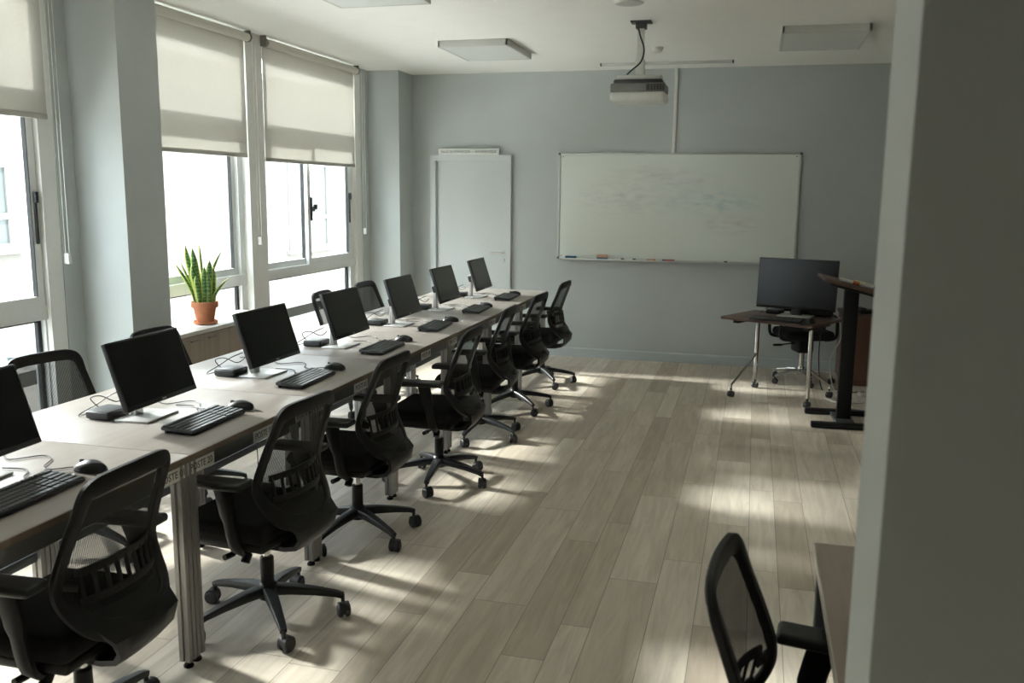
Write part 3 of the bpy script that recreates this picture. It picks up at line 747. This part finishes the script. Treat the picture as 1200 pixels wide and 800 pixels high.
# ------------------------------------------------------------------ window cabinet and plant
cb = thing('low_cabinet', (-3.56, 5.33, 0), 0, 'low beige wooden cabinet with white top under the window', 'cabinet')
hw = .60
MB().box(-.15, .145, -hw, hw, .05, .705).box(-.14, .12, -hw+.02, hw-.02, 0, .05).build('body', 'cab_wood', cb, smooth=False)
MB().rbox(-.152, .172, -hw-.005, hw+.005, .705, .732, .003).build('top', 'cab_top', cb)
for k in range(4):
    a = -hw + k*hw/2
    dr = MB().rbox(.146, .163, a+.002, a+hw/2-.002, .055, .70, .002).build('door', 'cab_wood', cb)
    yy = a+hw/2-.035 if k % 2 == 0 else a+.035; s = -1 if k % 2 == 0 else 1
    y0, y1 = sorted((yy, yy+s*.12)); MB().rbox(.172, .18, y0, y1, .664, .676, .003).rbox(.16, .176, y0+.008, y0+.018, .666, .674, .002).rbox(.16, .176, y1-.018, y1-.008, .666, .674, .002).build('handle', 'handle_dk', dr)
pl = thing('potted_snake_plant', (-3.52, 5.235, .732), 0, 'green and yellow snake plant in a terracotta pot on the cabinet', 'potted plant')
MB().lathe([(.001, .004), (.058, .004), (.078, .006), (.082, .022), (.076, .022), (.070, .012)], n=32).build('saucer', 'terra', pl)
MB().lathe([(.05, .008), (.056, .010), (.073, .112), (.084, .112), (.087, .118), (.087, .148), (.083, .152), (.077, .150), (.073, .136)], n=36).build('pot', 'terra', pl)
MB().lathe([(.001, .14), (.04, .138), (.074, .134)], n=24).build('soil', 'soil', pl)
def leaf(u, v, h, w, lean, rot, tw, curl=0.0, deep=0.0):
    # blade with thickness, its base in the soil; UV u across the blade
    n = 14; me = bpy.data.meshes.new('leaf'); vs = []; fs = []; uv = []
    cf, sf = math.cos(FA), math.sin(FA)
    for i in range(n+1):
        t = i/n; ww = w*(.6+.8*t-.6*t*t)*(1-max(0, (t-.70)/.30)**1.7)*.95 + .0015; z = .135+h*t; off = lean*t**1.35 + curl*t*(1-t)
        a = rot+tw*t; ca, sa = math.cos(a), math.sin(a)
        for side in (0, 1):
            for j in range(5):
                q = -1+j*.5; dep = .3*ww*(q*q) + (-.002 if side else .002)
                px, py = q*ww/2, dep
                uu = u + off + px*ca - py*sa; vv = v + deep*t + px*sa + py*ca
                vs.append((uu*cf - vv*sf, uu*sf + vv*cf, z)); uv.append((j/4, t))
    for i in range(n):
        a = i*10; b = (i+1)*10
        for j in range(4):
            fs.append((a+j, a+j+1, b+j+1, b+j)); fs.append((a+5+j+1, a+5+j, b+5+j, b+5+j+1))
        fs.append((a, b, b+5, a+5)); fs.append((a+4, a+9, b+9, b+4))
    fs.append((n*10, n*10+1, n*10+2, n*10+3, n*10+4, n*10+9, n*10+8, n*10+7, n*10+6, n*10+5))
    me.from_pydata(vs, [], fs); ul = me.uv_layers.new(name='UVMap')
    for l in me.loops: ul.data[l.index].uv = uv[l.vertex_index]
    me.polygons.foreach_set('use_smooth', [True]*len(me.polygons)); me.materials.append(M['leaf'])
    o = bpy.data.objects.new('leaf', me); COL.objects.link(o); o.parent = pl; return o
FA = math.radians(34)   # u runs along the window-wall view's width, v in depth
for args in ((-.055, .01, .265, .034, -.115, .5, .3, .03), (-.03, .02, .39, .048, -.075, .2, .3, -.04), (-.012, -.01, .375, .054, -.05, -.1, .25, -.035), (-.006, .035, .40, .024, -.012, .6, .4, .03),
             (.02, .03, .355, .026, .105, .3, .3, -.05), (.028, -.01, .29, .058, .015, .1, -.15, .0), (.058, .005, .245, .036, .008, -.3, .1, .0), (-.035, -.02, .265, .054, -.035, .0, .15, .0),
             (.055, -.02, .17, .03, .105, .4, .2, -.04), (-.05, .04, .275, .026, -.09, .9, .1, .02), (.0, -.03, .25, .046, .008, -.15, .2, .0), (-.028, -.035, .19, .044, -.02, .2, .1, .0), (.03, -.035, .2, .044, .0, -.2, .1, .0)):
    leaf(*args)

# ------------------------------------------------------------------ teaching corner
TA = math.radians(-27)
td = thing('flip_table', (.248, 7.43, 0), TA, 'dark walnut teacher table on chrome legs with casters', 'table')
MB().rbox(-.385, .385, -.29, .29, .635, .658, .006, 2).build('tabletop', 'walnut', td)
MB().rbox(-.32, -.27, -.2, .2, .60, .635, .004).rbox(.27, .32, -.2, .2, .60, .635, .004).rbox(-.3, .3, -.02, .02, .60, .63, .004).build('under_frame', 'black_pl', td)
inv = Matrix.Rotation(-TA, 3, 'Z')
def tl_(x, y, z): q = inv @ Vector((x-.248, y-7.43, 0)); return (q.x, q.y, z)
for (post, diag) in (((.071, 7.777), (-.116, 7.346)), ((.46, 7.127), (.654, 7.554))):
    a = tl_(*post, .06); top = tl_(*post, .61); mid = tl_(*post, .30)
    dxy = tl_(*diag, .06); d2 = tl_(*diag, .10)
    lg = MB().tube([top, mid, tl_(*post, .075)], 0, 10, sec=(.017, .013), up=(1, 0, 0)).tube([mid, tuple(.5*(Vector(mid)+Vector(d2))+Vector((0, 0, .0))), d2, tl_(*diag, .05)], .011, 10).build('leg', 'chrome', td)
    for q in (post, diag):
        cx, cy, _ = tl_(*q, 0); w = MB()
        for s in (-1, 1): w.tube([(cx+s*.005, cy, .027), (cx+s*.022, cy, .027)], [.027, .023], 18)
        w.cyl((cx, cy, .04), (cx, cy, .075), .01, n=10).build('caster', 'rubber', lg)
ZT = .658
MOt = thing('teacher_monitor', (.36, 7.53, ZT), 0, 'wide black monitor on the walnut teacher table', 'monitor')
yaw = math.radians(-18)
MOt.rotation_euler.z = yaw
MB().rbox(-.13, .13, -.09, .09, 0, .01, .004).build('foot_plate', 'silver', MOt)
MB().rbox(-.04, .04, -.005, .03, .008, .1, .006).rbox(-.035, .035, .02, .045, .05, .28, .006).build('neck', 'bezel', MOt)
Tm = Matrix.Translation((-.01, -.005, .055)) @ Matrix.Rotation(math.radians(-4), 4, 'X')
MB().rbox(-.315, .315, -.012, .012, 0, .405, .004, 2, Tm).rbox(-.16, .16, .0, .035, .08, .3, .012, 3, Tm).build('casing', 'bezel', MOt)
sc = MB().box(-.308, .308, -.0135, -.0115, .022, .398); sc.v = [tuple(Tm @ Vector(v)) for v in sc.v]; sc.build('screen', 'screen', MOt, smooth=False)
k = copy_tree(KB); k.name = 'keyboard'; k.location = (.20, 7.19, ZT); k.rotation_euler.z = TA-PI/2+math.radians(12); k.scale = (.95, 1.12, 1); k['label'] = 'black keyboard on the walnut teacher table'; k['group'] = 'teacher computer'
k = copy_tree(MS); k.location = (.455, 7.13, ZT); k.rotation_euler.z = TA-PI/2+PI; k['label'] = 'black mouse on the walnut teacher table'; k['group'] = 'teacher computer'
for c_ in kids(k, 'cable'): c_.scale = (.5, .5, 1)
k = copy_tree(BX); k.location = (.20, 7.66, ZT); k.rotation_euler.z = TA; k['label'] = 'small black box behind the teacher monitor'; k['group'] = 'teacher computer'
# spare keyboard-like strip behind the monitor foot
sp = thing('sound_bar', (.50, 7.62, ZT), math.radians(-18), 'black speaker bar standing behind the teacher monitor foot', 'speaker')
MB().rbox(-.15, .15, -.025, .025, 0, .05, .012, 3).build('body', 'black_pl', sp)
g = MB()
for i in range(16): g.box(-.135+i*.018, -.127+i*.018, -.0265, -.0245, .01, .04)
g.build('grille', 'keycap', sp, smooth=False)
# chair behind the table
tc = thing('teacher_chair', (.455, 8.14, 0), math.radians(200), 'black padded office chair on a chrome base behind the teacher table', 'office chair')
b = MB().lathe([(.03, .07), (.034, .085), (.03, .13), (.024, .14)], n=18)
for q in range(5):
    a = q*2*PI/5+.25; ca, sa = math.cos(a), math.sin(a)
    b.tube([(.02*ca, .02*sa, .11), (.12*ca, .12*sa, .105), (.24*ca, .24*sa, .078), (.262*ca, .262*sa, .06)], 0, 10, sec=[(.022, .016), (.018, .014), (.014, .011), (.012, .009)], up=(0, 0, 1))
bo = b.build('base', 'chrome', tc)
for q in range(5):
    a = q*2*PI/5+.25; x, y = .26*math.cos(a), .26*math.sin(a); w = MB(); px, py = math.cos(a+.6), math.sin(a+.6)
    for s in (-1, 1): w.tube([(x+s*px*.005, y+s*py*.005, .026), (x+s*px*.022, y+s*py*.022, .026)], [.026, .021], 16)
    w.cyl((x, y, .03), (x, y, .07), .009, n=8).build('caster', 'rubber', bo)
g = MB().cyl((0, 0, .10), (0, 0, .27), .022, n=16).build('gas_lift', 'chrome', tc)
MB().rbox(-.07, .07, -.09, .09, .27, .39, .02, 3).cyl((.05, 0, .35), (.2, .0, .335), .006, n=8).rbox(.18, .26, -.012, .012, .325, .343, .006).build('tilt_mechanism', 'black_pl', tc)
MB().rbox(-.21, .21, -.2, .2, .39, .475, .038, 5).build('seat', 'black_fab', tc)
MB().rbox(-.19, .19, -.235, -.19, .60, .93, .02, 4).build('backrest', 'black_fab', tc)
MB().tube(catmull([(0, -.05, .385), (0, -.2, .385), (0, -.25, .45), (0, -.245, .65)], 4), 0, 10, sec=(.025, .008), up=(0, 1, 0)).build('back_bar', 'black_pl', tc)
for s in (-1, 1):
    MB().tube(catmull([(s*.15, .12, .39), (s*.24, .12, .41), (s*.25, .12, .5), (s*.245, .1, .585), (s*.245, -.12, .585), (s*.25, -.14, .5), (s*.24, -.12, .41), (s*.15, -.12, .39)], 4), .014, 8).build('armrest', 'black_pl', tc)
# lectern
lc = thing('lectern', (.69, 6.76, 0), math.radians(3), 'black steel lectern with a tilted walnut top in front of the teacher table', 'lectern')
MB().rbox(-.048, .048, -.03, .03, .02, .96, .004).build('column', 'black_pl', lc)
MB().rbox(-.065, .065, -.2, .2, .008, .03, .003).build('foot_bridge', 'darksteel', lc)
for y in (-.21, .21): MB().rbox(-.245, .36, y-.03, y+.03, .003, .043, .008, 2).build('foot', 'black_pl', lc)
TT = Matrix.Translation((-.02, 0, 1.0)) @ Matrix.Rotation(math.radians(14), 4, 'Y')
MB().rbox(-.2, .23, -.22, .22, -.012, .012, .004, 2, TT).build('top_board', 'walnut', lc)
MB().rbox(-.14, .16, -.15, .15, -.034, -.012, .004, 2, TT).build('support_plate', 'black_pl', lc)
MB().rbox(.222, .232, -.22, .22, .0, .028, .003, 2, TT).build('lip', 'walnut', lc)
for (u, v, a, c_, body, l) in ((-.03, -.14, 8, 'orange', 'white_pl', 'white marker with an orange cap on the lectern'), (.07, -.05, -6, 'ink', 'yellow', 'yellow marker with a black cap on the lectern'),
                               (.11, -.14, 5, 'blue', 'white_pl', 'white marker with a blue cap on the lectern'), (.10, .06, -4, 'white_pl', 'white_pl', 'all white marker against the lectern lip')):
    p = lc.matrix_basis @ (TT @ Vector((u, v, .0150)))
    marker(tuple(p), math.radians(a), c_, l, body, .115, math.radians(14), 'markers on the lectern')
ca = thing('side_cabinet', (1.275, 8.31, 0), 0, 'dark reddish brown side cabinet behind the lectern', 'cabinet')
MB().box(-.5, .5, -.22, .22, .04, .60).box(-.47, .47, -.19, .2, 0, .04).build('body', 'walnut_z', ca, smooth=False)
MB().rbox(-.515, .515, -.235, .23, .60, .625, .003).build('top', 'walnut', ca)
for q in (-1, 1):
    dr = MB().rbox(-.495 if q < 0 else .003, -.003 if q < 0 else .495, -.237, -.221, .06, .59, .002).build('door', 'walnut_z', ca)
    MB().rbox(q*.05-.012, q*.05+.012, -.255, -.236, .4, .52, .004).build('handle', 'handle_dk', dr)
dv = thing('desk_phone', (.98, 8.22, .625), .3, 'flat black desk device on top of the brown side cabinet', 'telephone')
MB().rbox(-.09, .09, -.07, .07, 0, .03, .01, 3).build('body', 'black_pl', dv)
MB().rbox(-.085, -.035, -.065, .065, .028, .05, .012, 3).build('handset', 'black_sat', dv)
# leads and power strip on the floor
for pts, mt_, l in (([(.72, 7.9, .62), (.74, 7.85, .45), (.66, 7.8, .25), (.72, 7.75, .006), (.82, 7.6, .006), (.92, 7.5, .006), (.86, 7.4, .006), (.7, 7.38, .006), (.62, 7.5, .006)], 'cable_w', 'white lead dropping from the teacher table to the floor'),
                    ([(.60, 7.95, .6), (.58, 7.9, .3), (.62, 7.85, .006), (.75, 7.9, .006), (.85, 7.8, .006), (.95, 7.85, .006), (1.1, 7.8, .006)], 'cable', 'black lead coiling on the floor behind the teacher table'),
                    ([(.69, 7.0, .05), (.72, 7.12, .02), (.80, 7.2, .006), (.92, 7.12, .006), (1.0, 6.9, .006)], 'cable_w', 'white lead arching over the back foot of the lectern')):
    tag(cable(pts, .005, 8).build('floor_lead', mt_), l, 'cable', 'leads in the teaching corner')
ps = thing('power_strip', (1.0, 7.74, 0), .5, 'white power strip on the floor by the brown side cabinet', 'power strip')
MB().rbox(-.12, .12, -.028, .028, 0, .035, .008, 3).build('casing', 'white_pl', ps)
for q in range(4): MB().cyl((-.085+q*.055, 0, .034), (-.085+q*.055, 0, .0365), .018, n=16).build('socket', 'dgrey', ps)

# ------------------------------------------------------------------ desk beside the partition
fd = thing('grey_oak_desk', (.187, 1.96, 0), 0, 'grey oak desk with a pale edge beside the partition end', 'table')
tp = MB().rbox(.003, 1.1, -.70, .354, ZD-.03, ZD-.005, .002).build('tabletop', 'greyoak', fd)
MB().box(.0, .0032, -.70, .357, ZD-.029, ZD-.006).box(0, 1.1, .354, .357, ZD-.029, ZD-.006).build('edge_band', 'paleedge', tp, smooth=False)
for x in (.03, 1.07):
    for y in (-.66, .31): MB().rbox(x-.02, x+.02, y-.02, y+.02, 0, ZD-.03, .003).build('leg', 'darksteel', fd)
MB().rbox(.02, 1.08, .295, .325, ZD-.075, ZD-.03, .003).rbox(.02, .045, -.66, .31, ZD-.07, ZD-.03, .003).build('under_frame', 'darksteel', fd)

# ------------------------------------------------------------------ outside
fc = thing('building', (-14, 20, 0), 0, 'pale cream building across the courtyard, seen through the windows', 'building')
MB().box(-3, 0, -32, 45, -4.2, 4.85).build('wall', 'facade', fc, smooth=False)
MB().box(-.3, .12, -32, 45, 4.75, 4.92).build('coping', 'fac_frame', fc, smooth=False)
for (ya, yb, za, zb) in ((-6.9, -5.55, .55, 2.0), (5.55, 8.0, -.15, 2.4), (-20, -18.2, -.15, 2.4), (16, 18.5, -.15, 2.4)):
    f = MB().box(0, .05, ya-.12, yb+.12, za-.1, za).box(0, .05, ya-.12, yb+.12, zb, zb+.1).box(0, .05, ya-.12, ya, za, zb).box(0, .05, yb, yb+.12, za, zb)
    f.box(0, .05, (ya+yb)/2-.06, (ya+yb)/2+.06, za, zb).box(0, .05, ya, yb, za+(zb-za)*.36-.06, za+(zb-za)*.36+.06).box(0, .15, ya-.3, yb+.3, za-.2, za-.1)
    fo = f.build('window_frame', 'fac_frame', fc, smooth=False)
    MB().box(0.001, .012, ya, yb, za, zb).build('pane', 'fac_glass', fo, smooth=False)
struct('courtyard_ground', MB().box(-17, -4.2, -14, 66, -4.3, -4.2), 'paving', smooth=False)
struct('window_ledge', MB().box(-4.35, -3.96, .6, 8.4, .50, .585), 'facade', smooth=False)
cu = thing('plastic_cup', (-4.17, 4.262, .585), 0, 'pale blue plastic cup on the outer ledge behind the lower left window', 'cup')
MB().lathe([(.001, .003), (.022, .003), (.025, .0), (.031, .08), (.029, .08), (.024, .006)], n=24).build('body', 'cup_blue', cu)
MB().lathe([(.0285, .055), (.0312, .055), (.033, .082), (.02, .095), (.001, .097)], n=24).build('lid', 'white_pl', cu)

# ------------------------------------------------------------------ light
w = bpy.data.worlds.new('sky'); SC.world = w; w.use_nodes = True
bg = w.node_tree.nodes['Background']; bg.inputs['Color'].default_value = (.88, .94, 1.0, 1); bg.inputs['Strength'].default_value = 3.4
def sun(name, e, direction, ang, col):
    l = bpy.data.lights.new(name, 'SUN'); l.energy = e; l.angle = math.radians(ang); l.color = col
    o = bpy.data.objects.new(name, l); COL.objects.link(o); o.rotation_euler = Vector(direction).to_track_quat('-Z', 'Y').to_euler(); return o
sun('sun', 8.0, (-.35, .10, -.93), .6, (1, .97, .92))                  # strikes the building across the courtyard
pl_ = bpy.data.lights.new('sunlit_glass_glint', 'POINT'); pl_.energy = 24000; pl_.shadow_soft_size = 1.05; pl_.color = (1, .97, .93)
po = bpy.data.objects.new('sunlit_glass_glint', pl_); COL.objects.link(po); po.location = (-20.6, 8.0, 9.6)   # low sun thrown back by glazing over the roof

# ------------------------------------------------------------------ camera
cam = bpy.data.cameras.new('camera'); cam.sensor_width = 36; cam.sensor_fit = 'HORIZONTAL'; cam.lens = 1054.255/1200*36; cam.clip_start = .02
co = bpy.data.objects.new('camera', cam); COL.objects.link(co)
yaw, pitch, roll, h = -.2602, -.1642, .0098, 1.62
f = Vector((math.sin(yaw)*math.cos(pitch), math.cos(yaw)*math.cos(pitch), math.sin(pitch))); r = Vector((math.cos(yaw), -math.sin(yaw), 0)); u = r.cross(f)
c, s = math.cos(roll), math.sin(roll); r2 = c*r+s*u; u2 = -s*r+c*u
co.matrix_world = Matrix(((r2.x, u2.x, -f.x, 0), (r2.y, u2.y, -f.y, 0), (r2.z, u2.z, -f.z, h), (0, 0, 0, 1)))
cam.dof.use_dof = True; cam.dof.focus_distance = 5.2; cam.dof.aperture_fstop = 5.6
SC.camera = co

SC.view_settings.view_transform = 'Standard'; SC.view_settings.look = 'None'; SC.view_settings.gamma = 1; SC.view_settings.exposure = 1.6
SC.view_settings.use_curve_mapping = False
SC.cycles.use_denoising = True; SC.cycles.max_bounces = 10; SC.cycles.diffuse_bounces = 8; SC.cycles.transparent_max_bounces = 16
SC.cycles.sample_clamp_indirect = 6; SC.cycles.caustics_reflective = False; SC.cycles.caustics_refractive = False
